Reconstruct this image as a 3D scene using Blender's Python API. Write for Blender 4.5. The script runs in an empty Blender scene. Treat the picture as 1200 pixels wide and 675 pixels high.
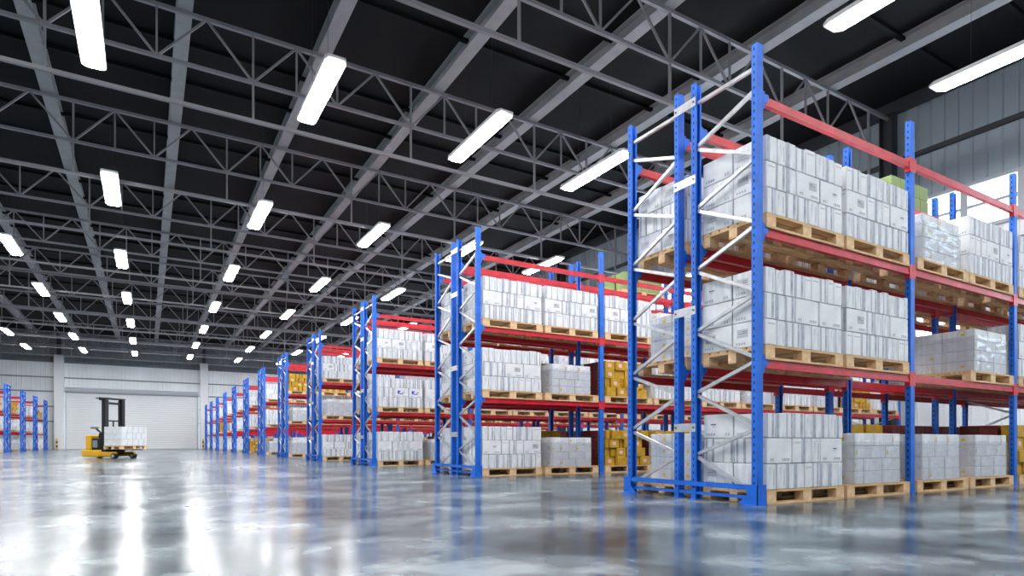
import bpy, math, random
from mathutils import Vector, Matrix, noise
h = 0.6                                   # eye height in metres; most plan dimensions are multiples of it
C = bpy.context.scene.collection
R = math.radians

# ------------------------------------------------------------------ materials
def mat(name, base, rough=.5, metal=0, noise_scale=None, noise_amt=.15, bump=0, bscale=40, spec=.5, emit=None, coords='Object', stretch=(1,1,1), contrast=(.3,.7)):
    m = bpy.data.materials.new(name); m.use_nodes = True
    nt = m.node_tree; b = nt.nodes['Principled BSDF']
    b.inputs['Base Color'].default_value = (*base, 1); b.inputs['Roughness'].default_value = rough
    b.inputs['Metallic'].default_value = metal; b.inputs['Specular IOR Level'].default_value = spec
    tc = nt.nodes.new('ShaderNodeTexCoord'); mp = nt.nodes.new('ShaderNodeMapping'); mp.inputs['Scale'].default_value = stretch
    nt.links.new(tc.outputs[coords], mp.inputs[0])
    if noise_scale:
        n = nt.nodes.new('ShaderNodeTexNoise'); n.inputs['Scale'].default_value = noise_scale; n.inputs['Detail'].default_value = 5
        nt.links.new(mp.outputs[0], n.inputs['Vector'])
        cr = nt.nodes.new('ShaderNodeValToRGB')
        cr.color_ramp.elements[0].position = contrast[0]; cr.color_ramp.elements[1].position = contrast[1]
        cr.color_ramp.elements[0].color = (*[c*(1-noise_amt) for c in base], 1)
        cr.color_ramp.elements[1].color = (*[min(1, c*(1+noise_amt)) for c in base], 1)
        nt.links.new(n.outputs['Fac'], cr.inputs[0]); nt.links.new(cr.outputs[0], b.inputs['Base Color'])
    if bump:
        n2 = nt.nodes.new('ShaderNodeTexNoise'); n2.inputs['Scale'].default_value = bscale; n2.inputs['Detail'].default_value = 3
        nt.links.new(mp.outputs[0], n2.inputs['Vector'])
        bp = nt.nodes.new('ShaderNodeBump'); bp.inputs['Strength'].default_value = bump; bp.inputs['Distance'].default_value = .02
        nt.links.new(n2.outputs['Fac'], bp.inputs['Height']); nt.links.new(bp.outputs[0], b.inputs['Normal'])
    if emit:
        b.inputs['Emission Color'].default_value = (*emit[0], 1); b.inputs['Emission Strength'].default_value = emit[1]
    return m

M = dict(
    blue=mat('blue_paint', (.002,.135,.66), .5, noise_scale=6, noise_amt=.18),
    hole=mat('hole_dark', (.012,.02,.05), .8),
    holew=mat('hole_light', (.45,.5,.6), .6),
    red=mat('red_paint', (.52,.006,.022), .4, noise_scale=5, noise_amt=.25),
    redconn=mat('red_connector', (.60,.02,.035), .4),
    galv=mat('galvanised_steel', (.60,.61,.64), .34, .75, noise_scale=9, noise_amt=.15),
    carton=mat('white_card', (.71,.74,.78), .62, noise_scale=7, noise_amt=.14, stretch=(3,3,.7), bump=.15, bscale=14),
    cartonb=mat('pale_card', (.77,.79,.82), .6, noise_scale=5, noise_amt=.10),
    edge=mat('card_edge_print', (.38,.42,.50), .6, noise_scale=14, noise_amt=.3),
    ink=mat('print_ink', (.10,.11,.14), .6),
    lab=mat('printed_label', (.52,.54,.58), .6),
    blueink=mat('blue_ink', (.02,.05,.60), .6),
    yellowlab=mat('yellow_label', (.75,.52,.03), .5),
    yellow=mat('yellow_card', (.54,.31,.012), .6, noise_scale=6, noise_amt=.25),
    yedge=mat('yellow_card_seam', (.22,.12,.01), .7),
    pink=mat('pink_label', (.75,.50,.45), .6),
    redcard=mat('dark_red_card', (.13,.012,.010), .6, noise_scale=5, noise_amt=.35),
    green=mat('green_card', (.24,.34,.12), .6, noise_scale=4, noise_amt=.12),
    wood=mat('pallet_wood', (.66,.43,.22), .7, noise_scale=5, noise_amt=.28, stretch=(1,6,6), bump=.1, bscale=30),
    woodb=mat('pallet_block_wood', (.76,.53,.31), .75, noise_scale=9, noise_amt=.25),
    roof=mat('dark_roof_sheet', (.009,.0105,.012), .7, spec=.15, noise_scale=.6, noise_amt=.2),
    roofrib=mat('dark_roof_rib', (.006,.007,.008), .6, spec=.15),
    beam=mat('painted_roof_beam', (.36,.37,.385), .5, .1, noise_scale=2.5, noise_amt=.10),
    truss=mat('painted_truss', (.27,.275,.295), .42, .2),
    darksteel=mat('dark_steel', (.045,.05,.058), .5, .3),
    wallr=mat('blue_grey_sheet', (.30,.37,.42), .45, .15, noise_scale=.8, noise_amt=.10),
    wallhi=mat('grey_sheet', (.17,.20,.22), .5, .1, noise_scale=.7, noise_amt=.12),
    walllo=mat('pale_sheet', (.84,.89,.92), .22, 0, noise_scale=.7, noise_amt=.05),
    girt=mat('girt_paint', (.20,.225,.25), .5),
    white=mat('white_paint', (.80,.82,.84), .5),
    colwhite=mat('white_cladding', (.88,.90,.92), .5),
    doorm=mat('roller_door_sheet', (.84,.86,.88), .35, .05),
    housing=mat('door_housing_sheet', (.50,.53,.58), .4, .2),
    frame=mat('window_frame_paint', (.40,.44,.48), .45),
    lampbody=mat('lamp_body', (.70,.71,.73), .4),
    lamp=mat('lamp_diffuser', (1,1,1), .5, emit=((1,.99,.985), 90)),
    rod=mat('hanger_rod', (.06,.06,.065), .4, .5),
    tyellow=mat('truck_yellow', (.85,.46,.01), .35),
    tblack=mat('truck_black', (.006,.007,.009), .6),
    tgrey=mat('truck_grey', (.22,.25,.27), .5),
    wheel=mat('wheel_hub', (.5,.5,.48), .5),
    byellow=mat('bollard_yellow', (.85,.60,.02), .4),
    bblack=mat('bollard_black', (.02,.02,.02), .5),
)
def floor_mat():
    m = bpy.data.materials.new('polished_concrete'); m.use_nodes = True
    nt = m.node_tree; L = nt.links; b = nt.nodes['Principled BSDF']
    tc = nt.nodes.new('ShaderNodeTexCoord')
    def nz(scale, det, dist=0, s=(1,1,1)):
        mp = nt.nodes.new('ShaderNodeMapping'); mp.inputs['Scale'].default_value = s; L.new(tc.outputs['Object'], mp.inputs[0])
        n = nt.nodes.new('ShaderNodeTexNoise'); n.inputs['Scale'].default_value = scale; n.inputs['Detail'].default_value = det; n.inputs['Distortion'].default_value = dist
        L.new(mp.outputs[0], n.inputs['Vector']); return n.outputs['Fac']
    a = nz(1.1, 7, .3, (1,1.1,1)); c = nz(5, 6, .3); e = nz(.35, 4, .5)
    mix = nt.nodes.new('ShaderNodeMath'); mix.operation = 'MULTIPLY_ADD'; L.new(c, mix.inputs[0]); mix.inputs[1].default_value = .30; L.new(a, mix.inputs[2])
    cr = nt.nodes.new('ShaderNodeValToRGB'); L.new(mix.outputs[0], cr.inputs[0])
    els = cr.color_ramp.elements; els[0].position = .50; els[0].color = (.014,.032,.044,1); els[1].position = .82; els[1].color = (.25,.30,.325,1)
    x = els.new(.655); x.color = (.072,.106,.128,1)
    L.new(cr.outputs[0], b.inputs['Base Color'])
    mr = nt.nodes.new('ShaderNodeMapRange'); mr.inputs['From Min'].default_value = .35; mr.inputs['From Max'].default_value = .65
    mr.inputs['To Min'].default_value = .13; mr.inputs['To Max'].default_value = .27
    ad = nt.nodes.new('ShaderNodeMath'); ad.operation = 'MULTIPLY_ADD'; L.new(c, ad.inputs[0]); ad.inputs[1].default_value = .4
    sb = nt.nodes.new('ShaderNodeMath'); sb.operation = 'MULTIPLY'; L.new(e, sb.inputs[0]); sb.inputs[1].default_value = .6; L.new(sb.outputs[0], ad.inputs[2])
    L.new(ad.outputs[0], mr.inputs['Value']); L.new(mr.outputs[0], b.inputs['Roughness'])
    sr = nt.nodes.new('ShaderNodeMapRange'); sr.inputs['From Min'].default_value = .52; sr.inputs['From Max'].default_value = .80
    sr.inputs['To Min'].default_value = .22; sr.inputs['To Max'].default_value = .55; L.new(mix.outputs[0], sr.inputs['Value']); L.new(sr.outputs[0], b.inputs['Specular IOR Level'])
    bp = nt.nodes.new('ShaderNodeBump'); bp.inputs['Strength'].default_value = .02; bp.inputs['Distance'].default_value = .004
    L.new(e, bp.inputs['Height']); L.new(bp.outputs[0], b.inputs['Normal'])
    return m
M['floor'] = floor_mat()
def clear(name, tint, gloss_rough, fac, white=0):
    m = bpy.data.materials.new(name); m.use_nodes = True; nt = m.node_tree; nt.nodes.clear()
    o = nt.nodes.new('ShaderNodeOutputMaterial'); t = nt.nodes.new('ShaderNodeBsdfTransparent'); t.inputs[0].default_value = (*tint, 1)
    g = nt.nodes.new('ShaderNodeBsdfGlossy'); g.inputs['Roughness'].default_value = gloss_rough
    mx = nt.nodes.new('ShaderNodeMixShader'); mx.inputs[0].default_value = fac
    nt.links.new(t.outputs[0], mx.inputs[1]); nt.links.new(g.outputs[0], mx.inputs[2]); last = mx
    if white:
        d = nt.nodes.new('ShaderNodeBsdfDiffuse'); d.inputs[0].default_value = (.8,.84,.9,1); m2 = nt.nodes.new('ShaderNodeMixShader'); m2.inputs[0].default_value = white
        nt.links.new(mx.outputs[0], m2.inputs[1]); nt.links.new(d.outputs[0], m2.inputs[2]); last = m2
    nt.links.new(last.outputs[0], o.inputs[0]); return m
M['glass'] = clear('window_glass', (.93,.97,1), .05, .06)
M['film'] = clear('stretch_film', (.95,.96,.98), .18, .14, .14)

# ------------------------------------------------------------------ mesh builder
class MB:
    def __init__(s): s.v = []; s.f = []; s.m = []; s.slots = []
    def slot(s, k):
        if k not in s.slots: s.slots.append(k)
        return s.slots.index(k)
    def add(s, vs, fs, k):
        o = len(s.v); s.v += [tuple(v) for v in vs]; i = s.slot(k)
        for f in fs: s.f.append(tuple(o+a for a in f)); s.m.append(i)
    def box(s, x0, x1, y0, y1, z0, z1, k):
        s.add([(x0,y0,z0),(x1,y0,z0),(x1,y1,z0),(x0,y1,z0),(x0,y0,z1),(x1,y0,z1),(x1,y1,z1),(x0,y1,z1)],
              [(0,3,2,1),(4,5,6,7),(0,1,5,4),(1,2,6,5),(2,3,7,6),(3,0,4,7)], k)
    def cbox(s, x0, x1, y0, y1, z0, z1, k, c=.006):
        # box with chamfered edges
        X, Y, Z = (x0,x1), (y0,y1), (z0,z1); vs = []; idx = {}
        for i in (0,1):
            for j in (0,1):
                for l in (0,1):
                    for ax in range(3):
                        p = [X[i], Y[j], Z[l]]; q = [(1,-1)[i]*c, (1,-1)[j]*c, (1,-1)[l]*c]
                        for a in range(3):
                            if a != ax: p[a] += q[a]
                        idx[(i,j,l,ax)] = len(vs); vs.append(p)
        g = lambda i,j,l,a: idx[(i,j,l,a)]
        F = [(g(0,0,0,0),g(0,0,1,0),g(0,1,1,0),g(0,1,0,0)),(g(1,0,0,0),g(1,1,0,0),g(1,1,1,0),g(1,0,1,0)),
             (g(0,0,0,1),g(1,0,0,1),g(1,0,1,1),g(0,0,1,1)),(g(0,1,0,1),g(0,1,1,1),g(1,1,1,1),g(1,1,0,1)),
             (g(0,0,0,2),g(0,1,0,2),g(1,1,0,2),g(1,0,0,2)),(g(0,0,1,2),g(1,0,1,2),g(1,1,1,2),g(0,1,1,2))]
        for i in (0,1):
            for j in (0,1):
                F.append((g(i,j,0,0),g(i,j,1,0),g(i,j,1,1),g(i,j,0,1)) if (i+j)%2 else (g(i,j,0,0),g(i,j,0,1),g(i,j,1,1),g(i,j,1,0)))
                F.append((g(i,0,j,0),g(i,0,j,2),g(i,1,j,2),g(i,1,j,0)) if (i+j)%2 else (g(i,0,j,0),g(i,1,j,0),g(i,1,j,2),g(i,0,j,2)))
                F.append((g(0,i,j,1),g(1,i,j,1),g(1,i,j,2),g(0,i,j,2)) if (i+j)%2 else (g(0,i,j,1),g(0,i,j,2),g(1,i,j,2),g(1,i,j,1)))
        for i in (0,1):
            for j in (0,1):
                for l in (0,1):
                    t = (g(i,j,l,0),g(i,j,l,1),g(i,j,l,2)); F.append(t if (i+j+l)%2 else t[::-1])
        s.add(vs, F, k)
    def bar(s, p, q, w, d, k, up=(0,0,1)):
        p, q = Vector(p), Vector(q); a = (q-p).normalized(); u = Vector(up)
        if abs(a.dot(u)) > .99: u = Vector((1,0,0))
        r = a.cross(u).normalized()*w/2; t = r.cross(a).normalized()*d/2
        vs = [p-r-t,p+r-t,p+r+t,p-r+t,q-r-t,q+r-t,q+r+t,q-r+t]
        s.add(vs, [(0,3,2,1),(4,5,6,7),(0,1,5,4),(1,2,6,5),(2,3,7,6),(3,0,4,7)], k)
    def cyl(s, p, q, r, k, n=16, r2=None):
        p, q = Vector(p), Vector(q); a = (q-p).normalized(); u = Vector((0,0,1)) if abs(a.z) < .9 else Vector((1,0,0))
        e = a.cross(u).normalized(); g = a.cross(e); r2 = r if r2 is None else r2
        vs = [p+(e*math.cos(t)+g*math.sin(t))*r for t in [2*math.pi*i/n for i in range(n)]] + [q+(e*math.cos(t)+g*math.sin(t))*r2 for t in [2*math.pi*i/n for i in range(n)]]
        s.add(vs, [(i,(i+1)%n,n+(i+1)%n,n+i) for i in range(n)] + [tuple(range(n))[::-1], tuple(range(n,2*n))], k)
    def quad(s, a, b, c, d, k): s.add([a,b,c,d], [(0,1,2,3)], k)
    def mesh(s, name):
        me = bpy.data.meshes.new(name); me.from_pydata(s.v, [], s.f)
        for k in s.slots: me.materials.append(M[k])
        me.polygons.foreach_set('material_index', s.m); me.update(); return me
def link(name, me, loc=(0,0,0), parent=None, rz=0):
    o = bpy.data.objects.new(name, me); C.objects.link(o); o.location = loc
    if rz: o.rotation_euler = (0,0,rz)
    if parent: o.parent = parent
    return o
def tag(o, label=None, cat=None, group=None, kind=None):
    for k, v in (('label',label),('category',cat),('group',group),('kind',kind)):
        if v: o[k] = v
    return o
ORD = 'first second third fourth fifth sixth seventh eighth ninth tenth eleventh twelfth thirteenth fourteenth'.split()

# ------------------------------------------------------------------ the hall
XR, XL_, YF, YB, ZR = 33.8*h, -36.7*h, 122*h, -25*h, 18.75*h
COLY = [(17.6+29.55*k)*h for k in range(-1, 4)]
def struct(name, mb, label=None): return tag(link(name, mb.mesh(name)), label, kind='structure')

b = MB(); nx = 1
b.box(XL_, XR, YB, YF, -.2, 0, 'floor'); struct('floor', b, 'polished blue grey concrete floor')
b = MB(); b.box(XL_, XR, YB, YF, ZR, ZR+.1, 'roof')
y = YB+1
k = 0
while (17.6+9.85*(k-4)/3)*h < YF:
    yy = (17.6+9.85*(k-12)/3)*h; k += 1
    if yy > YB+.2 and yy < YF-.2 and (k-13) % 3: b.box(XL_, XR, yy-.06, yy+.06, ZR-.10, ZR, 'roofrib')
struct('ceiling', b, 'dark ribbed sheet roof above the steel trusses')

def sheet(b, axis, pos, out, a0, a1, z0, z1, key, pitch=.36):
    # folded sheet cladding running along 'axis'; out = direction that faces the room
    pts = []; n = max(1, round((a1-a0)/pitch)); w = (a1-a0)/n
    for i in range(n):
        t = a0+i*w
        pts += [(t,0),(t+w*.80,0),(t+w*.86,.030),(t+w*.94,.030)]
    pts.append((a1,0))
    vs = []
    for z in (z0, z1):
        for t, d in pts: vs.append((t, pos+out*d, z) if axis == 'x' else (pos+out*d, t, z))
    m = len(pts); fs = []
    for i in range(m-1):
        f = (i, i+1, m+i+1, m+i); fs.append(f)
    b.add(vs, fs, key)
# right wall with two window bands between the columns
bands = []
for i in range(len(COLY)):
    y0 = COLY[i]+(1.2*h if i else 1.2*h); y1 = (COLY[i+1] if i+1 < len(COLY) else YF)-(1.1*h if i == 0 else 3*h)
    bands.append((y0, y1))
ZW = [(5.6*h, 8.0*h), (11.1*h, 13.4*h)]
b = MB()
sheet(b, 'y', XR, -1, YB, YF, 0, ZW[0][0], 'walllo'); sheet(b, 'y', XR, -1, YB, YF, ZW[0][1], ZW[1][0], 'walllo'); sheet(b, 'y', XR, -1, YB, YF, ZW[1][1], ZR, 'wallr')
for z0, z1 in ZW:
    prev = YB
    for y0, y1 in bands:
        sheet(b, 'y', XR, -1, prev, y0, z0, z1, 'wallr' if z0 > 6 else 'walllo'); prev = y1
    if prev < YF-.05: sheet(b, 'y', XR, -1, prev, YF, z0, z1, 'wallr' if z0 > 6 else 'walllo')
struct('wall_right', b, 'blue grey sheet metal side wall with window bands')
wn = 0
for z0, z1 in ZW[::-1]:
    for y0, y1 in bands:
        wn += 1
        w = tag(link('window_%d' % wn, None), kind='structure')
        f = MB(); x0, x1 = XR-.10, XR+.06
        f.box(x0, x1, y0, y1, z0, z0+.10, 'frame'); f.box(x0, x1, y0, y1, z1-.10, z1, 'frame'); f.box(x0+.02, x1, y0, y1, (z0+z1)/2-.04, (z0+z1)/2+.04, 'frame')
        n = max(1, round((y1-y0)/(2.25*h))); s_ = (y1-y0)/n
        for i in range(n+1):
            f.box(x0, x1, y0+i*s_-.09, y0+i*s_+.09, z0+.1, z1-.1, 'frame')
        link('window_frame', f.mesh('window_frame'), parent=w)
        for i in range(n):
            g = MB(); g.box(XR-.005, XR+.005, y0+i*s_+.09, y0+(i+1)*s_-.09, z0+.1, z1-.1, 'glass')
            link('window_pane', g.mesh('window_pane'), parent=w)
for i, z in enumerate((15.7, 10.2, 9.0, 3.6)):
    b = MB(); b.box(XR-.14, XR-.03, YB, YF-.3, z*h-.07, z*h+.07, 'darksteel' if i == 0 else 'girt'); struct('trim_%d' % (i+1), b)
b = MB(); b.box(XR-.34, XR-.04, YB, YF-.3, ZR-.34, ZR-.02, 'darksteel'); struct('trim_5', b)
b = MB(); sheet(b, 'y', XL_, 1, YB, YF, 0, ZR, 'walllo'); struct('wall_left', b)
b = MB(); sheet(b, 'x', YB, 1, XL_, XR, 0, ZR, 'walllo'); struct('wall_back', b)
# far wall
DX0, DX1, DH = -11.46*h, 7.76*h, 10.05*h
b = MB()
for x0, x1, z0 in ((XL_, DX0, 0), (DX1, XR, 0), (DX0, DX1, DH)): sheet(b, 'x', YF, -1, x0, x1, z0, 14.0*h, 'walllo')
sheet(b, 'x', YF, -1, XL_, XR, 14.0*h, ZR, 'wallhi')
struct('wall_front', b, 'far end wall of pale sheet metal around a roller door')
for i, z in enumerate((14.0, 11.55, 9.3, 6.9, 4.5)):
    b = MB()
    for x0, x1 in ((XL_+.1, DX0-.05), (DX1+.05, XR-.4)) if z*h < DH else ((XL_+.1, XR-.4),):
        b.box(x0, x1, YF-.16, YF-.035, z*h-.05, z*h+.05, 'girt')
    struct('trim_%d' % (i+6), b)
d = tag(link('door_1', None, (0,0,0)), 'wide pale grey roller shutter door in the far end wall', kind='structure')
b = MB(); vs = []; fs = []; n = 34; zt = 9.2*h; prof = []
for i in range(n):
    z = zt*i/n; s_ = zt/n; prof += [(0,z),(.0,z+s_*.08),(.035,z+s_*.2),(.045,z+s_*.5),(.035,z+s_*.9)]
prof.append((0, zt))
for x in (DX0+.12, DX1-.12):
    for dd, z in prof: vs.append((x, YF-.04-dd, z))
m_ = len(prof); b.add(vs, [(i, m_+i, m_+i+1, i+1) for i in range(m_-1)], 'doorm'); link('shutter', b.mesh('shutter'), parent=d)
b = MB()
vs = []; prof = [(0,0),(.30,0),(.42,.08),(.46,.24),(.42,.42),(.30,.50),(0,.50)]
for x in (DX0, DX1):
    for dd, z in prof: vs.append((x, YF-.03-dd, 9.2*h+z))
k = len(prof); b.add(vs, [(i,(i+1)%k,k+(i+1)%k,k+i) for i in range(k)]+[tuple(range(k)),tuple(range(k,2*k))], 'housing'); link('shutter_housing', b.mesh('shutter_housing'), parent=d)
for x in (DX0, DX1-.12):
    b = MB(); b.box(x, x+.12, YF-.14, YF-.03, 0, 9.2*h, 'housing'); link('guide_rail', b.mesh('guide_rail'), parent=d)
# columns
b = MB(); W = 1.26*h
colw = MB(); colw.cbox(-W/2, W/2, -.55, 0, 0, 15.1*h, 'colwhite', .02)
cold = MB(); cold.box(-.16, .16, -.45, -.42, 15.1*h, ZR-.02, 'darksteel'); cold.box(-.16, .16, -.15, -.12, 15.1*h, ZR-.02, 'darksteel'); cold.box(-.01, .01, -.42, -.15, 15.1*h, ZR-.02, 'darksteel')
for nm, cx in (('left', -12.2), ('right', 8.6), ('far right', 29.0)):
    c = tag(link('column', None, (cx*h, YF-.04, 0)), {'left':'white clad column left of the roller door', 'right':'white clad column right of the roller door', 'far right':'white clad column on end wall behind the right racks'}[nm], 'column', 'columns of the far end wall')
    link('cladding', colw.mesh('cladding'), parent=c); link('steel_core', cold.mesh('steel_core'), parent=c)
hm = MB(); hm.box(-.17, .17, -.19, -.165, 0, ZR-.36, 'darksteel'); hm.box(-.17, .17, .165, .19, 0, ZR-.36, 'darksteel'); hm.box(-.012, .012, -.165, .165, 0, ZR-.36, 'darksteel')
hme = hm.mesh('wall_column')
for i, y in enumerate(COLY):
    if i: tag(link('wall_column', hme, (XR-.24, y, 0)), 'dark steel column against the right wall, %s from the camera' % ORD[i-1], 'column', 'dark steel wall columns')
# bollards
for cx, nm in ((-12.35, 'left'), (8.15, 'right')):
    o = MB()
    for i in range(5): o.cyl((0,0,i*.2), (0,0,i*.2+.2), .075, 'byellow' if i % 2 == 0 else 'bblack', 14)
    o.cyl((0,0,1.0), (0,0,1.04), .075, 'byellow', 14, .04); o.cyl((0,0,0), (0,0,.015), .13, 'bblack', 14)
    tag(link('bollard', o.mesh('bollard'), (cx*h+(.0 if nm == 'left' else .15), YF-1.0, 0)), 'yellow and black striped bollard by the %s white column' % nm, 'bollard', 'striped bollards beside the roller door')
# roof beams that run away from the camera
bm = MB(); y0, y1 = YB+.05, YF-.2
bm.box(-.17, .17, y0, y1, ZR-.40, ZR-.38, 'beam'); bm.box(-.17, .17, y0, y1, ZR-.025, ZR-.005, 'beam'); bm.box(-.012, .012, y0, y1, ZR-.38, ZR-.02, 'beam')
bm.box(-.17, -.155, y0, y1, ZR-.38, ZR-.35, 'beam'); bm.box(.155, .17, y0, y1, ZR-.38, ZR-.35, 'beam')
bme = bm.mesh('roof_beam')
for i, k in enumerate(range(-6, 6)):
    tag(link('roof_beam', bme, ((1.26+5.43*k)*h, 0, 0)), 'light grey steel roof beam, %s counted from the right wall' % ORD[11-i], 'beam', 'long roof beams above the trusses')
# trusses
TZ = [18.0*h, 16.0*h, 14.4*h]; NP = 1.7375*h
def truss_web(right):
    w = MB(); i = -22
    while True:
        x = 3.78*h+i*NP; x2 = x+NP
        if x > XR-.5: break
        if x > XL_+.2:
            ph = i % 4
            if ph == 0: w.bar((x,0,TZ[0]), (x,0,TZ[2]), .05, .06, 'truss', (0,1,0))
            elif ph in (1, 2): w.bar((x,0,TZ[0]), (x,0,TZ[1]), .045, .05, 'truss', (0,1,0))
            za, zb = (TZ[1], TZ[0]) if i % 2 == 0 else (TZ[0], TZ[1])
            if x2 < XR-.3: w.bar((x,0,za), (x2,0,zb), .045, .05, 'truss')
        i += 1
    return w
webme = truss_web(1).mesh('web_bracing'); chords = []
for nm, z, s_ in (('top_chord', TZ[0], .09), ('middle_chord', TZ[1], .08), ('bottom_chord', TZ[2], .085)):
    c = MB(); c.box(XL_+.05, XR-.1, -s_/2, s_/2, z-s_/2, z+s_/2, 'truss'); chords.append((nm, c.mesh(nm)))
for k in range(0, 11):
    t = tag(link('roof_truss', None, (0, (17.6+9.85*k)*h, 0)), 'grey steel roof truss crossing the hall, %s from the camera' % ORD[k], 'truss', 'roof trusses')
    for nm, me in chords: link(nm, me, parent=t)
    link('web_bracing', webme, parent=t)

# ceiling lights
LX = dict(zip(('far left','left','middle left','middle','middle right','right','far right'), (-14.17,-7.8,-1.6,5.56,12.26,18.6,25.1)))
LY = [-4.5, 9.15, 23.5, 37.9, 51.9, 65.5, 78.85, 92.2, 105.1]
ln = 4.95*h/2; LZ = 14.1*h
bo = MB()
def loft(b, secs, key):
    n = len(secs[0]); vs = [p for s_ in secs for p in s_]; fs = [tuple(range(n))[::-1], tuple(range((len(secs)-1)*n, len(secs)*n))]
    for j in range(len(secs)-1):
        for i in range(n): fs.append((j*n+i, j*n+(i+1)%n, (j+1)*n+(i+1)%n, (j+1)*n+i))
    b.add(vs, fs, key)
hexa = lambda y, w, z0, z1: [(-w,y,z0),(w,y,z0),(w,y,z1),(-w,y,z1)]
loft(bo, [hexa(-ln,.17,.02,.07), hexa(-ln+.11,.22,0,.09), hexa(ln-.11,.22,0,.09), hexa(ln,.17,.02,.07)], 'lampbody')
bo.box(-.09, .09, -ln*.55, ln*.55, .09, .15, 'lampbody')
di = MB(); loft(di, [hexa(-ln+.07,.10,-.01,.02), hexa(-ln+.18,.155,-.05,0), hexa(ln-.18,.155,-.05,0), hexa(ln-.07,.10,-.01,.02)], 'lamp')
hg = MB()
for yy in (-ln*.5, ln*.5): hg.cyl((0,yy,.15), (0,yy,ZR-LZ-.005), .004, 'rod', 6)
bome, dime, hgme = bo.mesh('lamp_housing'), di.mesh('lamp_diffuser'), hg.mesh('hanger_rods')
for nm, x in LX.items():
    for j, y in enumerate(LY):
        o = tag(link('ceiling_light', None, (x*h, y*h, LZ)), 'long white ceiling light, %s along the %s row' % (ORD[j] if j else 'first', nm), 'light', 'ceiling lights under the trusses')
        link('housing', bome, parent=o); link('diffuser', dime, parent=o); link('hanger_rod', hgme, parent=o)

# ------------------------------------------------------------------ pallet racks
X0, Y1, SP, BAY, HP = 8.47*h, 6.50*h, 9.75*h, 4.67*h, 7.43*h
XLR = -13.2*h; FD = 1.28*h; GAP = .41*h
ZB = [2.36*h, 4.50*h, 6.63*h]; PW, PD = .090, .062
rng = random.Random(3)
post = MB()
post.box(-PW/2, PW/2, -PD/2, -PD/2+.006, 0, HP, 'blue'); post.box(-PW/2, -PW/2+.006, -PD/2+.006, PD/2, 0, HP, 'blue'); post.box(PW/2-.006, PW/2, -PD/2+.006, PD/2, 0, HP, 'blue')
post.box(-PW/2+.006, -PW/2+.024, PD/2-.006, PD/2, 0, HP, 'blue'); post.box(PW/2-.024, PW/2-.006, PD/2-.006, PD/2, 0, HP, 'blue')
z = .12
while z < HP-.05:
    for sx in (-1, 1):
        x = sx*(PW/2+.0006)
        q = [(x,-.006,z),(x,.010,z),(x,.010,z+.030),(x,-.006,z+.030)]
        post.quad(*(q if sx > 0 else q[::-1]), 'hole')
    z += .075
post.box(-.06, .06, -.045, .045, 0, .008, 'blue')
postme = post.mesh('upright_post')
def bracing():
    g = MB(); y0, y1 = .03, FD-.03
    f = [6.72-1.10*i for i in range(6)]; r = [6.28-1.10*i for i in range(6)]
    g.bar((0,y0,7.08*h), (0,y1,7.08*h), .032, .032, 'galv')
    for i in range(6):
        g.bar((0,y0,f[i]*h), (0,y1,r[i]*h+.02), .030, .034, 'galv')
        nz = f[i+1]*h+.05 if i < 5 else .12
        g.bar((.0,y1,r[i]*h-.02), (0,y0,nz), .030, .034, 'galv')
    return g.mesh('frame_bracing')
brme = bracing()
def beam_mesh():
    L_ = BAY-PW-.004; g = MB()
    g.box(.02, L_-.02, -.022, .022, -.085, 0, 'red'); g.box(.02, L_-.02, -.027, -.022, -.085, -.060, 'red')
    return g.mesh('load_beam')
beamme = beam_mesh()
cn = MB(); cn.box(-.004, .022, -.034, .027, -.13, .035, 'redconn'); cn.box(-.045, 0, -.034, -.0325, -.13, .035, 'redconn'); connr = cn.mesh('beam_connector')
cn = MB(); cn.box(-.004, .022, -.034, .027, -.13, .035, 'blue'); cn.add([(.022,-.027,-.10),(.022,.027,-.10),(.022,.027,.02),(.022,-.027,.02),(.09,-.027,-.035),(.09,.027,-.035),(.09,.027,.02),(.09,-.027,.02)],[(0,3,2,1),(4,5,6,7),(0,1,5,4),(1,2,6,5),(2,3,7,6),(3,0,4,7)],'blue'); connb = cn.mesh('beam_connector')
sp = MB(); sp.box(-.004, 0, -.03, GAP+.03, -.045, .045, 'galv')
for yy in (-.005, GAP+.005): sp.cyl((-.012,yy,0), (-.004,yy,0), .012, 'ink', 8)
spme = sp.mesh('row_spacer')
DT = 2*FD+GAP
gd = MB()
gd.box(-.075, -.068, -.06, DT+.06, .145, .195, 'blue'); gd.box(-.075, -.045, -.06, DT+.06, .188, .195, 'blue')
gd.box(-.035, -.005-PW/2+.04, .04, DT-.04, .055, .085, 'blue')
gdme = gd.mesh('end_guard_rail')
cg = MB(); cg.box(-.085, -.075+.007, -.06, .06, 0, .20, 'blue'); cg.box(-.085, .055, -.06, -.053, 0, .20, 'blue'); cg.box(-.12, .07, -.075, .075, 0, .007, 'blue')
cg.add([(-.085,.06,.007),(-.085,.16,.007),(-.085,.06,.09),(-.078,.06,.007),(-.078,.16,.007),(-.078,.06,.09)],[(0,2,1),(3,4,5),(0,1,4,3),(1,2,5,4),(2,0,3,5)],'blue')
cgme = cg.mesh('corner_guard')
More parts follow.
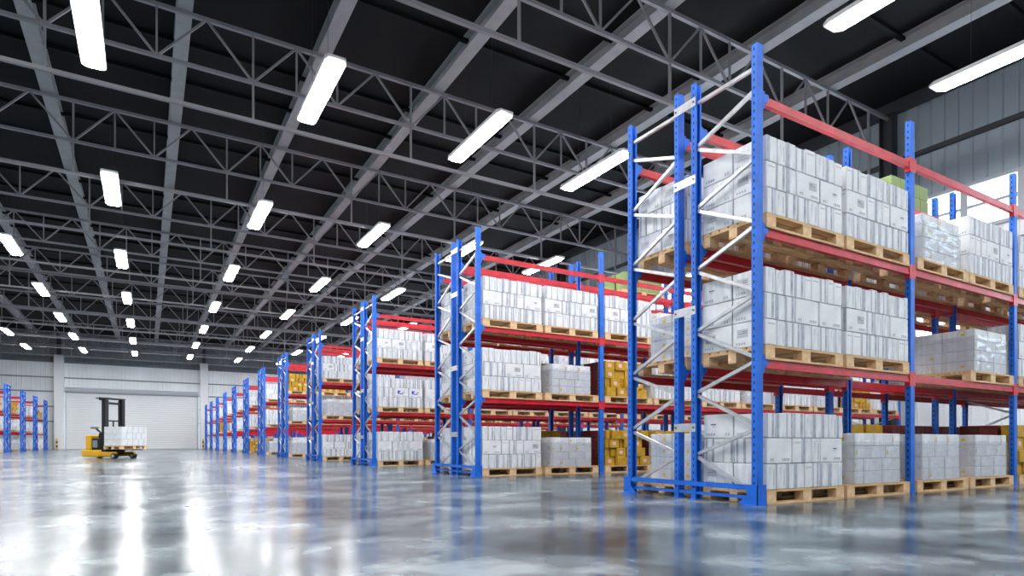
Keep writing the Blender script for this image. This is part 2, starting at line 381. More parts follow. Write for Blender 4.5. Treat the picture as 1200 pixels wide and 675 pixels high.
def build_rack(ox, oy, sgn, nb, label):
    root = tag(link('pallet_rack', None, (ox, oy, 0)), label, 'rack', 'blue and red pallet racks')
    for u in range(2):
        y0 = u*(FD+GAP); y1 = y0+FD
        for i in range(nb+1):
            x = sgn*i*BAY
            link('upright_post', postme, (x, y0, 0), root); link('upright_post', postme, (x, y1, 0), root, math.pi)
            if i not in (0, 3, nb): continue
            if u == 0: link('frame_bracing', brme, (x, y0, 0), root)
            else: link('frame_bracing', brme, (x, y1, 0), root, math.pi)
        for i in range(nb):
            xa = (i*BAY if sgn > 0 else -(i+1)*BAY)+PW/2+.002
            for z in ZB:
                for y, rz in ((y0, 0), (y1, math.pi)):
                    bo_ = link('load_beam', beamme, (xa if rz == 0 else xa+BAY-PW-.004, y, z), root, rz)
                    endb = (i == 0)
                    left_blue = endb and ((sgn > 0) == (rz == 0))
                    link('beam_connector', connb if left_blue else connr, (0,0,0), bo_)
                    c2 = link('beam_connector', connb if (endb and not left_blue) else connr, (BAY-PW-.004,0,0), bo_); c2.scale = (-1,1,1)
    for i in (0, nb):
        for z in (7.1, 5.72, 3.38, 1.28) if i == 0 else (7.1, 3.38):
            link('row_spacer', spme, (sgn*i*BAY-(sgn*(PW/2)) if sgn > 0 else i*-BAY+PW/2+.004, FD, z*h), root)
    if sgn > 0:
        link('end_guard_rail', gdme, (0,0,0), root); link('corner_guard', cgme, (0,0,0), root); c = link('corner_guard', cgme, (0,DT,0), root); c.scale = (1,-1,1)
    else:
        c = link('end_guard_rail', gdme, (0,0,0), root); c.scale = (-1,1,1)
        c = link('corner_guard', cgme, (0,0,0), root); c.scale = (-1,1,1); c = link('corner_guard', cgme, (0,DT,0), root); c.scale = (-1,-1,1)
    return root
RN = ['nearest'] + ORD[1:12]
for n in range(12):
    build_rack(X0, Y1+n*SP, 1, 5, 'blue and red double pallet rack, %s in the right row' % RN[n])
LN = ['nearest', 'second', 'third', 'farthest']
for n in range(4):
    build_rack(XLR, Y1+(8+n)*SP, -1, 2, 'blue and red double pallet rack, %s in the left row' % LN[n])

# ------------------------------------------------------------------ pallets
PX, PY, PH = 1.28, .80, .144
def pallet_parts():
    dk = MB(); n = 7; w = .095; g = (PY-n*w)/(n-1)
    for i in range(n): dk.box(0, PX, i*(w+g), i*(w+g)+w, PH-.022, PH, 'wood')
    for x in (0, PX/2-.07, PX-.14): dk.box(x, x+.14, 0, PY, PH-.044, PH-.022, 'wood')
    sk = MB()
    for y in (0, PY/2-.05, PY-.10): sk.box(0, PX, y, y+.10, 0, .022, 'wood')
    bl = MB(); bl.box(0, .14, 0, .10, .022, PH-.044, 'woodb')
    return dk, sk, bl
dk, sk, bl = pallet_parts(); dkme, skme, blme = dk.mesh('deck_boards'), sk.mesh('bottom_boards'), bl.mesh('corner_block')
one = MB()
for src, offs in ((dk, [(0,0)]), (sk, [(0,0)]), (bl, [(x,y) for x in (0, PX/2-.07, PX-.14) for y in (0, PY/2-.05, PY-.10)])):
    for ox, oy in offs: one.add([(v[0]+ox, v[1]+oy, v[2]) for v in src.v], src.f, 'wood' if src is not bl else 'woodb')
oneme = one.mesh('wooden_pallet')

# ------------------------------------------------------------------ cartons
def carton(b, o, sx, sy, H, kind, wide, var=0):
    # box at o with its printed faces; wide = the broad sides face the aisle (-y)
    x, y, z = o; key = {'A':'cartonb' if wide or var % 2 else 'carton', 'Y':'yellow', 'R':'redcard', 'G':'green', 'W':'carton'}[kind]
    b.cbox(x, x+sx, y, y+sy, z, z+H, key, .007)
    e = .0012
    def fr(u0, u1, w0, w1, k):            # mark on the front (-y) face, fractions of width and height
        b.quad((x+u0*sx, y-e, z+w0*H), (x+u1*sx, y-e, z+w0*H), (x+u1*sx, y-e, z+w1*H), (x+u0*sx, y-e, z+w1*H), k)
    def lf(u0, u1, w0, w1, k):            # mark on the left (-x) face, u from front to back
        b.quad((x-e, y+u1*sy, z+w0*H), (x-e, y+u0*sy, z+w0*H), (x-e, y+u0*sy, z+w1*H), (x-e, y+u1*sy, z+w1*H), k)
    if kind == 'A':
        def big(f):
            if var % 3 == 0:
                f(.52,.86,.40,.74,'lab'); f(.54,.70,.62,.66,'ink'); f(.54,.80,.55,.58,'ink'); f(.54,.84,.44,.47,'edge')
            if var % 3 == 1: f(.56,.74,.55,.60,'ink'); f(.56,.70,.47,.50,'edge')
            for i, u in enumerate((.12,.20,.60,.68,.76,.84)): f(u, u+.055, .10, .21, 'edge'); f(u+.01, u+.045, .125, .185, 'lab')
            if var == 7: f(.20,.34,.40,.74,'blueink'); f(.34,.42,.62,.74,'blueink'); f(.34,.62,.36,.46,'blueink')
        def small(f):
            if var % 4 == 0: f(.04,.30,.01,.99,'edge')
            elif var % 4 == 1: f(.02,.10,.01,.99,'edge'); f(.58,.82,.01,.99,'edge')
            elif var % 4 == 2: f(.70,.78,.15,.80,'edge'); f(.28,.34,.62,.86,'edge')
            else: f(.15,.85,.80,.86,'lab')
        (big if wide else small)(fr); (small if wide else big)(lf)
    elif kind == 'W':
        if var % 2 == 0: lf(.30,.42,.38,.66,'yellowlab')
        if var % 5 == 0: fr(.06,.16,.30,.70,'yellowlab')
        fr(.0,.015,.0,1,'edge')
    elif kind == 'Y':
        fr(.0,1,.0,.035,'yedge'); fr(0,.04,0,1,'yedge')
        if wide: fr(.30,.66,.30,.70,'pink' if var % 2 else 'yellow')
        
        if not wide: fr(.46,.52,.0,1,'yedge')
        lf(.47,.50,0,1,'yedge')
def rows_A(rnd, key, depth=.80):
    """white carton stack: list of (x, y, z, sx, sy, H, kind, wide, var, words)"""
    out = []; Wd = 1.27; lay = ('bottom','middle','top'); z = 0
    for l in range(3):
        H = .252 if l < 2 else .25
        jit = lambda: rnd.uniform(0,.006)
        if l % 2 == 0 or (l == 2):
            ws = []; tot = 0
            while tot < Wd-.085:
                w = rnd.choice((.115,.135,.155,.175)); w = min(w, Wd-tot)
                if Wd-tot-w < .09: w = Wd-tot
                ws.append(w); tot += w
            x = 0
            for i, w in enumerate(ws):
                hh = H+(rnd.uniform(-.012,.006) if l == 2 else 0)
                out.append((x, jit(), z, w-.010, .392, hh, 'A', False, rnd.randrange(7), '%s from left, %s layer' % (ORD[i], lay[l])))
                x += w
            out.append((0, .402+jit(), z, ws[0]-.003, .392, H, 'A', False, rnd.randrange(7), 'rear left, %s layer' % lay[l]))
        else:
            pat = rnd.choice(('WNW','WWN','NWW','WNW'))
            x = 0; spare = Wd-.80; nn = 3; i = 0
            for c in pat:
                if c == 'W':
                    w = .40; d = spare
                    if x == 0:
                        ds = [.133]*6
                        y = 0
                        for j, dd in enumerate(ds):
                            out.append((x+jit()*.5, y, z, w-.018, dd-.009, H, 'A', True, rnd.randrange(7), ('%s from left, middle layer' % ORD[i]) if j == 0 else '%s along left side, middle layer' % ORD[j])); y += dd
                    else:
                        out.append((x, jit(), z, w-.018, .130, H, 'A', True, rnd.randrange(7), '%s from left, middle layer' % ORD[i]))
                    i += 1; x += w
                else:
                    xs = x
                    for q in range(nn):
                        w = spare/nn
                        out.append((x, jit(), z, w-.010, .392, H, 'A', False, rnd.randrange(7), '%s from left, middle layer' % ORD[i]))
                        if x == 0: out.append((0, .402, z, w-.010, .392, H, 'A', False, rnd.randrange(7), 'rear left, middle layer'))
                        x += w; i += 1
        z += H+.002
    return out
def rows_Y(rnd, kind='Y'):
    out = []; Wd = 1.16; z = 0; lay = ('bottom','second','third','fourth','fifth'); nl = 4
    if kind == 'G': nl = 2
    for l in range(nl):
        H = .18 if kind != 'G' else .20; x = .04; i = 0
        while x < Wd-.10:
            wide = rnd.random() < .55; w = .25 if wide else rnd.choice((.085,.10,.12)); w = min(w, 1.22-x)
            d = .30 if kind != 'Y' else .20
            out.append((x, rnd.uniform(0,.07) if kind == 'Y' else 0, z, w-.004, d, H-.001, kind, wide, rnd.randrange(6), '%s from left, %s layer' % (ORD[i], lay[l]))); x += w+(rnd.choice((0,.015,.035)) if kind == 'Y' else 0); i += 1
        if kind == 'Y':
            for q in range(2): out.append((.03, .28+q*.25, z, .26, .242, H-.001, 'R', False, 0, '%s, %s layer' % (('middle left','rear left')[q], lay[l])))
        else: out.append((.04, .36, z, .24, .36, H-.001, kind, False, rnd.randrange(6), 'rear left, %s layer' % lay[l]))
        z += H
    return out
# wrapped loads: cartons are parts, with a film over them
def wrapped_variant(seed, rows=4):
    rnd = random.Random(seed); parts = []; H = .142; Wd = .93; z = 0
    for l in range(rows):
        x = 0; pat = rnd.choice(([.38,.38,.17],[.17,.38,.38],[.31,.31,.31]))
        for w in pat:
            m = MB(); carton(m, (0,0,0), w-.004, .385, H-.002, 'W', True, rnd.randrange(6)); parts.append((m.mesh('carton'), (x, rnd.uniform(0,.004), z))); x += w
        m = MB(); carton(m, (0,0,0), pat[0]-.004, .36, H-.002, 'W', True, rnd.randrange(6)); parts.append((m.mesh('carton'), (0, .39, z)))
        z += H
    f = MB(); hh = H*(rows-1)+.05; nx_, nz_ = 26, 18
    def pt(u, w):                          # u runs round the load, w up
        per = [(-.012,.77),(-.012,-.012),(Wd+.012,-.012),(Wd+.012,.77)]
        L_ = [.78, .95, .78]; s_ = u*sum(L_); k = 0
        while k < 2 and s_ > L_[k]: s_ -= L_[k]; k += 1
        a, b_ = per[k], per[k+1]; t = min(1, s_/L_[k]); px, py = a[0]+(b_[0]-a[0])*t, a[1]+(b_[1]-a[1])*t
        n = noise.noise(Vector((px*7+seed, py*7, w*9)))*.022; nrm = ((-1,0),(0,-1),(1,0))[k]
        edge = min(1, t*12, (1-t)*12); n = abs(n)*edge
        top = hh+.03*noise.noise(Vector((u*9, seed, 0)))
        return (px+nrm[0]*n, py+nrm[1]*n, w*top)
    nu = 60; vs = [pt(i/nu, j/nz_) for j in range(nz_+1) for i in range(nu+1)]
    f.add(vs, [(j*(nu+1)+i, j*(nu+1)+i+1, (j+1)*(nu+1)+i+1, (j+1)*(nu+1)+i) for j in range(nz_) for i in range(nu)], 'film')
    fm = f.mesh('stretch_film')
    for p in fm.polygons: p.use_smooth = True
    return parts, fm
WV = [wrapped_variant(s_) for s_ in (11, 12, 13)]

# ------------------------------------------------------------------ what stands where
# key: (side, rack, unit, level, slot); A white cartons, W wrapped, Y yellow, R dark red, G green, '.' nothing
PLAN = {
 ('R',0,0,0):'AWWWYYAWAA', ('R',0,0,1):'AA.WAAWAAA', ('R',0,0,2):'AAWAAAWAAA', ('R',0,0,3):'..........',
 ('R',0,1,0):'WYYRRRYWAA', ('R',0,1,1):'WA..AWAAWA', ('R',0,1,2):'AAAWAWAAAA', ('R',0,1,3):'...G......',
 ('R',1,0,0):'AWYYAWRYWA', ('R',1,0,1):'AWYAAWAWYA', ('R',1,0,2):'AAAWWAWAWA', ('R',1,1,3):'...G......',
 ('R',1,1,0):'AYRAWYAWAY', ('R',1,1,1):'AYAWAAWAWA', ('R',1,1,2):'AAWAWWAAWA',
 ('R',2,0,0):'AWAWYAAWAW', ('R',2,0,1):'AAWAAWYAAA', ('R',2,0,2):'AAAAWAAWAA',
 ('R',3,0,0):'AAWYAWAAWA', ('R',3,0,1):'WAAWAAWAYA', ('R',3,0,2):'AAWAAWAAAW',
 ('R',4,0,0):'WWAAYWAAWA', ('R',4,0,1):'WAAYWAAWAA', ('R',4,0,2):'YYAWAAWAAA',
 ('R',5,0,0):'WAYAAWAAWA', ('R',5,0,1):'AAWAAWAYAA', ('R',5,0,2):'AWAAWAAWAA',
 ('R',6,0,0):'YAWAAWAAWA', ('R',6,0,1):'AWAAWAAYAA', ('R',6,0,2):'AWAAWAAWAA',
 ('R',7,0,0):'AWAAWAAWAA', ('R',7,0,1):'AAWAAWAAWA', ('R',8,0,0):'AAWAAWAAWA', ('R',8,0,1):'WAWAAWAAWA', ('R',9,0,0):'AAWAAWAAWA', ('R',9,0,1):'YAWAAWAAWA',
 ('R',9,0,2):'AAWAAWAAWA', ('R',10,0,0):'AAWAAWAAWA', ('R',10,0,1):'AAWAAWAAWA', ('R',11,0,0):'AAWAAWAAWA', ('R',11,0,1):'AAWAAWAAWA', ('L',0,0,0):'AWAA', ('L',1,0,0):'WAAA', ('L',2,0,0):'AWAA',
 ('L',0,0,2):'YYAA', ('L',1,0,2):'YYAA', ('L',2,0,2):'AAAA', ('L',3,0,2):'YAAA',
}
KEEP = None
#KEEPDATA
#KEEPBEGIN
KEEP = {
 'L0.0.0.0':(1,()),'L0.0.1.0':(1,()),'L0.0.2.0':(1,(13,29,)),'L0.1.0.0':(1,(14,21,22,)),'L0.1.1.0':(1,(1,)),'L0.1.2.0':(1,()),'L1.0.0.0':(1,(1,)),
 'L1.0.1.0':(1,()),'L1.0.2.0':(1,(2,4,10,11,12,19,20,26,27,)),'L1.1.0.0':(1,(1,)),'L1.1.1.0':(1,(1,)),'L1.1.2.0':(1,()),'L2.0.0.0':(1,()),
 'L2.0.1.0':(1,()),'L2.0.2.0':(1,()),'L2.0.2.1':(1,()),'L2.1.0.0':(1,()),'L2.1.0.1':(1,()),'L2.1.1.0':(1,()),'L2.1.2.0':(1,()),'L3.0.0.0':(1,()),
 'L3.0.1.0':(1,()),'L3.0.2.0':(1,(0,1,3,12,19,20,27,)),'L3.0.2.1':(1,()),'L3.1.0.0':(1,()),'L3.1.1.0':(1,()),'L3.1.2.0':(1,(1,)),
 'R0.0.0.0':(2,(0,1,2,3,4,5,6,7,8,9,10,11,12,13,14,15,16,17,18,19,20,21,22,23,24,25,26,27,28,29,)),'R0.0.0.1':(2,(1,)),'R0.0.0.2':(2,(1,)),
 'R0.0.0.3':(2,(1,)),'R0.0.0.4':(1,(0,1,2,9,16,17,22,29,30,)),'R0.0.0.5':(1,()),
 'R0.0.1.0':(2,(0,1,2,3,4,5,6,7,8,9,10,11,12,13,14,15,16,17,18,19,20,21,22,23,24,25,)),
 'R0.0.1.1':(2,(0,1,2,3,4,5,6,7,8,10,16,17,18,19,20,21,22,23,24,25,26,27,28,)),'R0.0.1.3':(2,(1,)),'R0.0.1.4':(2,(0,10,20,)),'R0.0.1.5':(1,()),
 'R0.0.1.6':(1,()),'R0.0.2.0':(2,(0,1,2,3,4,5,6,7,8,9,10,11,12,13,14,15,16,17,18,19,20,21,22,23,)),
 'R0.0.2.1':(2,(0,1,2,3,4,5,6,7,8,10,16,17,18,19,20,21,22,23,24,25,26,27,28,)),'R0.0.2.2':(2,(1,)),
 'R0.0.2.3':(2,(0,1,2,3,5,6,7,11,13,14,15,16,17,18,19,20,21,22,23,24,25,)),'R0.0.2.4':(2,(0,10,20,)),'R0.0.2.5':(2,()),'R0.0.2.6':(1,()),
 'R0.1.0.0':(2,(1,)),'R0.1.0.1':(1,(23,)),'R0.1.0.2':(1,(21,22,23,24,25,)),'R0.1.0.3':(1,(25,26,28,29,30,31,)),'R0.1.0.4':(1,(19,21,)),
 'R0.1.0.5':(1,()),'R0.1.0.6':(1,()),'R0.1.1.0':(2,(1,)),'R0.1.1.1':(1,()),'R0.1.1.4':(1,()),'R0.1.1.5':(1,()),'R0.1.1.6':(1,()),'R0.1.1.7':(1,()),
 'R0.1.1.8':(1,()),'R0.1.2.0':(2,(0,9,10,12,13,14,15,20,28,)),'R0.1.2.1':(1,()),'R0.1.2.2':(1,()),'R0.1.2.3':(1,(1,)),'R0.1.2.4':(2,()),
 'R0.1.2.5':(2,(1,)),'R0.1.2.6':(1,()),'R0.1.3.3':(1,(4,5,7,8,10,11,12,)),
 'R1.0.0.0':(2,(0,1,2,3,4,5,6,7,8,9,10,16,17,18,19,20,21,22,23,24,25,26,27,28,29,)),'R1.0.0.1':(2,(1,)),
 'R1.0.0.2':(2,(0,1,2,3,4,5,6,7,8,9,10,11,12,13,14,15,16,17,18,19,20,21,22,23,24,25,26,27,)),'R1.0.0.3':(1,(0,4,6,12,14,19,21,22,23,25,)),
 'R1.0.0.4':(1,()),'R1.0.0.5':(1,(1,)),'R1.0.0.6':(1,()),'R1.0.0.7':(1,()),'R1.0.0.8':(1,(1,)),'R1.0.0.9':(1,()),
 'R1.0.1.0':(2,(0,1,2,3,4,5,6,7,8,9,10,11,12,13,14,15,16,17,18,19,20,21,22,23,24,25,)),'R1.0.1.1':(2,(1,)),
 'R1.0.1.2':(2,(0,1,2,3,4,5,6,7,8,9,10,11,12,13,14,15,16,20,21,22,23,24,25,26,27,28,)),'R1.0.1.3':(2,(0,)),'R1.0.1.4':(2,(7,)),'R1.0.1.5':(2,(1,)),
 'R1.0.1.6':(2,()),'R1.0.1.7':(2,(1,)),'R1.0.1.8':(2,(0,1,2,3,4,5,6,7,9,11,12,13,14,15,17,18,19,20,21,22,)),'R1.0.1.9':(1,()),
 'R1.0.2.0':(2,(0,1,2,3,4,5,6,7,8,10,11,17,18,19,20,21,22,23,24,25,26,27,28,29,30,)),
 'R1.0.2.1':(2,(0,1,2,3,4,5,6,7,8,10,16,17,18,19,20,21,22,23,24,25,26,27,)),'R1.0.2.2':(2,(0,1,2,10,16,20,22,)),'R1.0.2.3':(1,(1,)),
 'R1.0.2.4':(1,(1,)),'R1.0.2.9':(1,()),'R1.1.0.0':(1,(9,29,)),'R1.1.0.1':(1,(23,24,)),'R1.1.0.2':(1,(20,25,)),'R1.1.0.3':(1,()),'R1.1.0.6':(1,()),
 'R1.1.0.8':(1,()),'R1.1.0.9':(1,()),'R1.1.1.0':(1,(9,29,)),'R1.1.1.1':(1,(25,26,27,)),'R1.1.1.2':(1,()),'R1.1.1.3':(1,()),'R1.1.1.4':(1,()),
 'R1.1.1.6':(1,()),'R1.1.1.9':(1,()),'R1.1.2.0':(2,(8,27,)),'R1.1.2.1':(2,()),'R1.1.2.2':(1,()),'R1.1.2.3':(1,()),'R1.1.2.4':(1,()),'R1.1.2.9':(1,()),
 'R1.1.3.3':(1,(0,1,2,3,4,5,6,7,8,9,10,11,12,)),'R10.0.0.0':(1,()),'R10.0.1.0':(1,()),'R10.0.2.0':(1,()),'R10.0.2.1':(1,()),'R11.0.0.0':(1,()),
 'R11.0.1.0':(1,()),'R11.0.2.0':(1,()),'R11.0.2.1':(1,(3,4,)),'R2.0.0.0':(2,(0,4,7,9,18,20,)),'R2.0.0.1':(1,(1,)),'R2.0.0.2':(1,()),'R2.0.0.4':(1,()),
 'R2.0.0.5':(1,()),'R2.0.0.6':(1,()),'R2.0.0.8':(1,()),'R2.0.1.0':(2,(3,9,13,14,15,16,)),'R2.0.1.1':(2,(0,10,20,)),'R2.0.1.2':(2,(1,)),
 'R2.0.1.3':(2,()),'R2.0.1.4':(1,()),'R2.0.1.5':(2,(1,)),'R2.0.1.6':(1,(1,3,4,5,6,)),'R2.0.1.7':(1,()),'R2.0.1.8':(1,()),'R2.0.1.9':(1,()),
 'R2.0.2.0':(2,(10,16,20,27,)),'R2.0.2.1':(1,(0,9,19,)),'R2.0.2.2':(1,()),'R2.0.2.3':(1,()),'R2.0.2.4':(1,(1,)),'R2.0.2.5':(1,()),'R2.0.2.6':(1,()),
 'R2.1.0.0':(1,()),'R2.1.0.1':(1,(1,)),'R2.1.0.2':(1,()),'R2.1.0.3':(1,()),'R2.1.0.5':(1,()),'R2.1.0.7':(1,()),'R2.1.1.0':(1,(1,)),'R2.1.1.1':(1,()),
 'R2.1.1.2':(1,()),'R2.1.1.3':(1,()),'R2.1.1.4':(1,()),'R2.1.1.5':(1,()),'R2.1.1.6':(1,()),'R2.1.2.0':(1,(1,)),'R2.1.2.1':(1,()),
 'R3.0.0.0':(1,(10,16,)),'R3.0.0.1':(1,()),'R3.0.0.2':(1,(1,)),'R3.0.0.3':(1,(22,24,28,29,)),'R3.0.0.4':(1,()),'R3.0.0.6':(1,()),'R3.0.0.7':(1,()),
 'R3.0.0.9':(1,()),'R3.0.1.0':(2,(1,)),'R3.0.1.1':(1,()),'R3.0.1.2':(1,()),'R3.0.1.3':(1,()),'R3.0.1.4':(1,()),'R3.0.1.5':(1,()),'R3.0.1.6':(1,()),
 'R3.0.1.7':(1,()),'R3.0.1.8':(1,()),'R3.0.1.9':(1,()),'R3.0.2.0':(2,(10,)),'R3.0.2.1':(1,()),'R3.0.2.2':(1,(1,)),'R3.0.2.3':(1,()),'R3.1.0.0':(1,()),
 'R3.1.0.2':(1,()),'R3.1.0.3':(1,(1,)),'R3.1.0.5':(1,()),'R3.1.0.6':(1,()),'R3.1.0.8':(1,()),'R3.1.1.0':(1,()),'R3.1.1.1':(1,()),'R3.1.1.2':(1,()),
 'R3.1.1.3':(1,()),'R3.1.1.4':(1,()),'R3.1.1.6':(1,()),'R3.1.1.7':(1,()),'R3.1.1.9':(1,()),'R3.1.2.0':(1,()),'R3.1.2.1':(1,()),'R3.1.2.2':(1,(8,)),
 'R4.0.0.0':(1,(1,)),'R4.0.0.2':(1,()),'R4.0.0.3':(1,()),'R4.0.0.4':(1,(27,28,)),'R4.0.1.0':(1,(1,)),'R4.0.1.1':(1,()),'R4.0.1.2':(1,()),
 'R4.0.1.3':(1,()),'R4.0.1.4':(1,()),'R4.0.1.5':(1,()),'R4.0.1.6':(1,()),'R4.0.1.8':(1,()),'R4.0.1.9':(1,()),
 'R4.0.2.0':(1,(0,1,2,3,4,5,7,8,9,10,11,12,14,16,17,18,19,20,21,22,23,25,26,27,28,29,31,)),'R4.0.2.1':(1,(0,1,2,3,5,)),'R4.0.2.2':(1,()),
 'R4.1.0.0':(1,(1,)),'R4.1.0.1':(1,()),'R4.1.0.4':(1,()),'R4.1.0.5':(1,()),'R4.1.1.0':(1,()),'R4.1.1.1':(1,()),'R4.1.1.2':(1,()),'R4.1.1.4':(1,()),
 'R4.1.1.5':(1,()),'R4.1.2.0':(1,()),'R4.1.2.1':(1,()),'R4.1.2.2':(1,(1,)),'R5.0.0.0':(1,(1,)),'R5.0.0.1':(1,()),'R5.0.0.9':(1,()),'R5.0.1.0':(1,()),
 'R5.0.1.1':(1,()),'R5.0.1.2':(1,()),'R5.0.1.3':(1,()),'R5.0.1.5':(1,()),'R5.0.1.6':(1,()),'R5.0.1.7':(1,()),'R5.0.2.0':(1,()),'R5.0.2.1':(1,(1,)),
 'R5.1.0.0':(1,(1,)),'R5.1.0.1':(1,()),'R5.1.1.0':(1,()),'R5.1.2.0':(1,()),'R5.1.2.1':(1,(1,)),'R6.0.0.0':(1,(0,1,7,8,9,14,15,16,17,22,23,24,26,27,)),
 'R6.0.0.1':(1,()),'R6.0.1.0':(1,()),'R6.0.2.0':(1,()),'R6.0.2.1':(1,()),'R6.1.0.0':(1,()),'R6.1.0.1':(1,(21,29,)),'R6.1.0.3':(1,()),'R6.1.1.0':(1,()),
 'R6.1.2.0':(1,()),'R6.1.2.1':(1,()),'R7.0.0.0':(1,()),'R7.0.0.3':(1,()),'R7.0.1.0':(1,()),'R7.0.2.0':(1,()),'R7.0.2.1':(1,()),'R7.1.0.0':(1,()),
 'R7.1.0.1':(1,()),'R7.1.1.0':(1,()),'R7.1.2.0':(1,()),'R7.1.2.1':(1,()),'R8.0.0.0':(1,()),'R8.0.1.0':(1,(1,)),'R8.0.2.0':(1,()),'R8.0.2.1':(1,(0,)),
 'R8.1.1.0':(1,(1,)),'R8.1.2.0':(1,()),'R9.0.0.0':(1,()),'R9.0.1.0':(1,(0,3,4,7,8,13,15,23,)),'R9.0.2.0':(1,()),'R9.0.2.1':(1,()),'R9.1.0.0':(1,()),
 'R9.1.1.0':(1,()),'R9.1.2.0':(1,()),'R9.1.2.1':(1,()),
}
#KEEPEND
def sel(side, n, u, lv, nslot):
    k = (side, n, u, lv)
    if k in PLAN: return PLAN[k]
    if lv == 3: return '.'*nslot
    r = random.Random(str(k)); return ''.join(r.choice('AAAAAWWWYA') for _ in range(nslot))
LVN = ('floor','lower','upper','topmost')
stuff = {k: MB() for k in 'AYRG'}
proto = {}
SN = {'A':'white_carton','Y':'yellow_carton','R':'dark_red_carton','G':'green_carton'}
CN = {'A':'white','Y':'yellow','R':'dark red','G':'green'}
LOADN = {'A':'white cartons','W':'wrapped cartons','Y':'yellow cartons','R':'dark red cartons','G':'green cartons'}
count = 0
for side in 'RL':
    for n in range(12 if side == 'R' else 4):
        for u in range(2):
            for lv in range(4):
                plan = sel(side, n, u, lv, 10 if side == 'R' else 4)
                for j, kind in enumerate(plan):
                    if kind == '.': continue
                    key = '%s%d.%d.%d.%d' % (side, n, u, lv, j)
                    if KEEP is not None and key not in KEEP: continue
                    info = KEEP[key] if KEEP is not None else None
                    rnd = random.Random(key)
                    off = .13*h+(j//2)*BAY+(j % 2)*2.24*h
                    x = X0+off if side == 'R' else XLR-off-PX
                    y = (Y1+n*SP if side == 'R' else Y1+(8+n)*SP)+u*(FD+GAP)-.045
                    z = 0 if lv == 0 else ZB[lv-1]
                    z += .0005; x += rnd.uniform(-.012,.012)
                    rackn = ('%s rack' % RN[n]) if side == 'R' else ('%s left rack' % LN[n])
                    where = '%s %s pallet, %s row, %s' % (ORD[j], LVN[lv], ('front','rear')[u], rackn)
                    if info is None or info[0] >= 1:
                        big = (info[0] == 2) if info is not None else (n < 2)
                        pt = link('wooden_pallet', None if big else oneme, (x, y, z))
                        tag(pt, 'wooden pallet under %s, %s %s place, %s row, %s' % (LOADN[kind], ORD[j], LVN[lv], ('front','rear')[u], rackn), 'pallet', 'wooden pallets in the racks')
                        if info is None: pt['key'] = key
                        if big:
                            link('deck_boards', dkme, (0,0,0), pt); link('bottom_boards', skme, (0,0,0), pt)
                            for bx in (0, PX/2-.07, PX-.14):
                                for by in (0, PY/2-.05, PY-.10): link('block', blme, (bx,by,0), pt)
                    zt = z+PH+.0008
                    if kind == 'W':
                        if info is not None and not info[1]: continue
                        parts, fm = WV[rnd.randrange(3)]
                        w = tag(link('wrapped_carton_stack', None, (x+.16+rnd.uniform(-.02,.03), y+.02, zt)), 'low stack of white cartons in clear film, %s' % where, 'carton stack', 'film wrapped carton stacks')
                        if info is None: w['key'] = key
                        for me, p in parts: link('carton', me, p, w)
                        link('stretch_film', fm, (0,0,.001), w); continue
                    rows = rows_A(rnd, key) if kind == 'A' else rows_Y(rnd, kind)
                    if key == 'R2.0.1.0':     # the cartons with blue print
                        rows = [r[:8]+((7,) if r[9].startswith(('sixth from left, middle','fifth from left, middle','fourth from left, middle','third from left, middle')) and r[7] else (r[8],))+r[9:] for r in rows]
                    for i, (cx, cy, cz, sx, sy, H, kd, wide, var, words) in enumerate(rows):
                        if info is None or i in info[1]:
                            pk = (kd, round(sx,3), round(sy,3), round(H,2), wide, var)
                            if pk not in proto:
                                m = MB(); carton(m, (0,0,0), sx, sy, round(H,2) if kd == 'A' else H, kd, wide, var); proto[pk] = m.mesh(SN[kd])
                            o = link(SN[kd], proto[pk], (x+cx, y+cy, zt+cz))
                            tag(o, '%s carton %s, %s' % (CN[kd], words, where), 'carton', CN[kd]+' cartons on pallets')
                            if info is None: o['key'] = key; o['idx'] = i
                        else:
                            carton(stuff[kd], (x+cx, y+cy, zt+cz), sx, sy, H, kd, wide, var)
for k, lab in (('A','remaining white cartons stacked deeper in the racks'),('Y','remaining yellow cartons stacked deeper in the racks'),('R','remaining dark red cartons stacked deeper in the racks')):
    if stuff[k].v: tag(link(SN[k]+'_mass', stuff[k].mesh('carton_mass')), lab, 'cartons', kind='stuff')

# ------------------------------------------------------------------ reach truck
t = tag(link('reach_truck', None, (-1.98*h, 48.6*h, 0), rz=R(-42)), 'yellow and black reach truck carrying a pallet of white cartons', 'forklift')
def part(nm, mb, par=t): return link(nm, mb.mesh(nm), parent=par)
c = MB(); c.cbox(-.98, -.10, -.50, .50, .06, .34, 'tyellow', .03); c.cbox(-1.0, -.9, -.3, .3, .12, .2, 'tblack', .01); part('chassis', c)
c = MB(); c.cbox(-.80, -.56, -.50, .42, .34, .92, 'tyellow', .04); part('battery_cover', c)
c = MB(); c.cbox(-.55, -.15, -.46, .46, .34, .80, 'tblack', .03); c.cbox(-.50,-.25,-.47,.1,.42,.72,'tgrey',.02); part('power_unit', c)
for sy in (-1, 1):
    c = MB(); c.cbox(-.10, .60, sy*.45-.06, sy*.45+.06, .08, .26, 'tyellow', .02); leg = part('outrigger_leg', c)
    c = MB(); c.cyl((.52, sy*.45-.09, .105), (.52, sy*.45+.09, .105), .105, 'tblack', 20); c.cyl((.52, sy*.45-.095, .105), (.52, sy*.45+.095, .105), .065, 'wheel', 16); link('load_wheel', c.mesh('load_wheel'), parent=leg)
c = MB(); c.cyl((-.62,-.06,.13),(-.62,.06,.13),.13,'tblack',20); part('drive_wheel', c)
for sy in (-1, 1):
    c = MB(); c.box(-.06, .12, sy*.40-.07, sy*.40+.07, .16, 2.34, 'tblack'); c.box(.0,.05,sy*.28-.03,sy*.28+.03,.2,2.28,'tblack'); part('mast_rail', c)
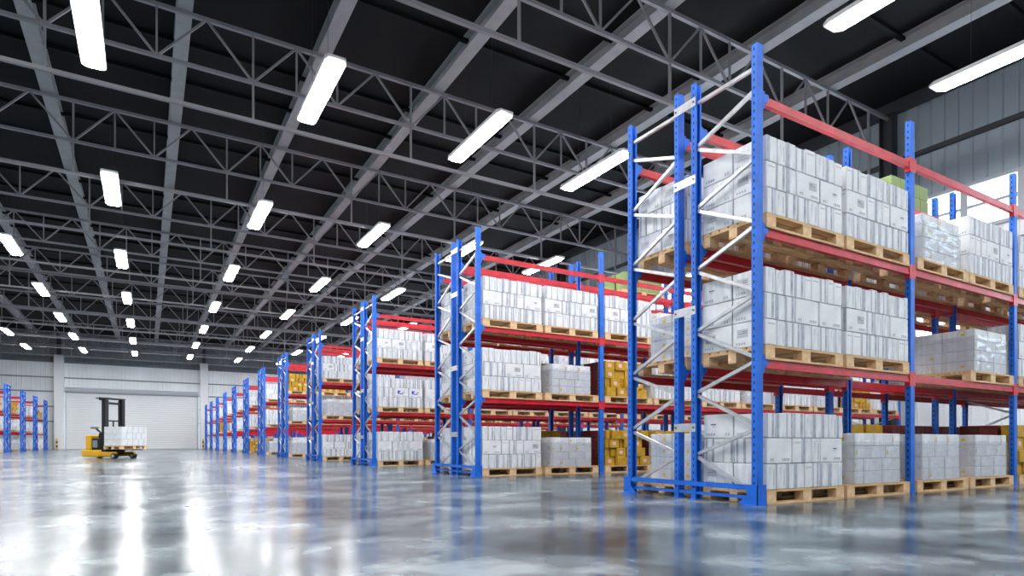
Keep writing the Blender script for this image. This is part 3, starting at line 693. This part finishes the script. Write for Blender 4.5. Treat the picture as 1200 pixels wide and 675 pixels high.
c = MB(); c.box(-.02,.06,-.33,.33,2.14,2.22,'tblack'); part('mast_crossbar', c)
c = MB(); c.box(-.02,.06,-.33,.33,1.46,1.51,'tblack'); c.cyl((.02,0,.3),(.02,0,1.5),.028,'tblack',10); part('lift_cylinder', c)
c = MB(); c.cbox(-.34,.16,-.47,.47,2.35,2.39,'tblack',.01); c.box(-.36,-.30,-.3,-.2,2.3,2.42,'tblack'); part('overhead_guard', c)
c = MB(); c.box(.13,.18,-.36,.36,.20,.62,'tblack'); c.box(.13,.18,-.36,.36,.9,.96,'tblack'); part('fork_carriage', c)
for sy in (-.25,.25):
    c = MB(); c.box(.18,1.12,sy-.05,sy+.05,.325,.36,'tblack'); c.box(.14,.18,sy-.05,sy+.05,.325,.7,'tblack'); part('fork', c)
c = MB(); c.cbox(-.50,-.30,-.20,.20,.80,1.0,'tblack',.03); c.cyl((-.42,-.1,.98),(-.62,-.22,1.22),.035,'tblack',10); c.cbox(-.75,-.52,-.32,-.12,1.17,1.25,'tgrey',.02); part('control_console', c)
# what it carries
Tm = Matrix.Translation((-1.98*h, 48.6*h, 0)) @ Matrix.Rotation(R(-42),4,'Z')
def put(o, x, y, z, rz): p = Tm @ Vector((x,y,z)); o.location = p; o.rotation_euler = (0,0,rz)
ang = R(-42)+R(-90)
o = link('wooden_pallet', oneme); put(o, .20, .64, .361, ang)
tag(o, 'wooden pallet lifted on the forks of the yellow reach truck', 'pallet')
rr = random.Random(8); zc = .361+PH+.001; lay = ('bottom','middle','top')
for l in range(3):
    for face in range(2):
        v = 0; i = 0
        ws = [.18,.24,.30,.24,.30] if (l+face) % 2 else [.30,.24,.18,.30,.24]
        for w in ws:
            kx = .20 if face == 0 else .61
            pk = ('T', w, (i+l) % 5, face)
            if pk not in proto:
                m = MB(); carton(m, (0,0,0), w-.014, .39, .240, 'A', w > .23, (i+l) % 5); proto[pk] = m.mesh('white_carton')
            o = link('white_carton', proto[pk]); put(o, kx, .63-v, zc+l*.247, ang)
            tag(o, 'white carton on the reach truck, %s from mast side end, %s layer, %s half' % (ORD[i], lay[l], ('mast','fork tip')[face]), 'carton', 'white cartons on the reach truck')
            v += w; i += 1

# ------------------------------------------------------------------ world, camera
wd = bpy.data.worlds.new('world'); bpy.context.scene.world = wd; wd.use_nodes = True
bg = wd.node_tree.nodes['Background']; bg.inputs[0].default_value = (.86,.93,1,1); bg.inputs[1].default_value = 9
cam = bpy.data.cameras.new('camera'); co = bpy.data.objects.new('camera', cam); C.objects.link(co)
co.location = (0,0,h); co.rotation_euler = (R(90),0,-.536); cam.sensor_width = 36; cam.lens = 719/1200*36
cam.shift_y = (519.4-337.5)/1200; cam.clip_start = .05; cam.clip_end = 400
sc = bpy.context.scene; sc.camera = co
sc.view_settings.view_transform = 'Standard'; sc.view_settings.look = 'None'; sc.view_settings.exposure = 0; sc.view_settings.gamma = 1; sc.view_settings.use_curve_mapping = False
sc.cycles.use_denoising = True; sc.cycles.max_bounces = 8; sc.cycles.diffuse_bounces = 4; sc.cycles.transparent_max_bounces = 24
sc.cycles.sample_clamp_indirect = 8; sc.cycles.caustics_reflective = False; sc.cycles.caustics_refractive = False
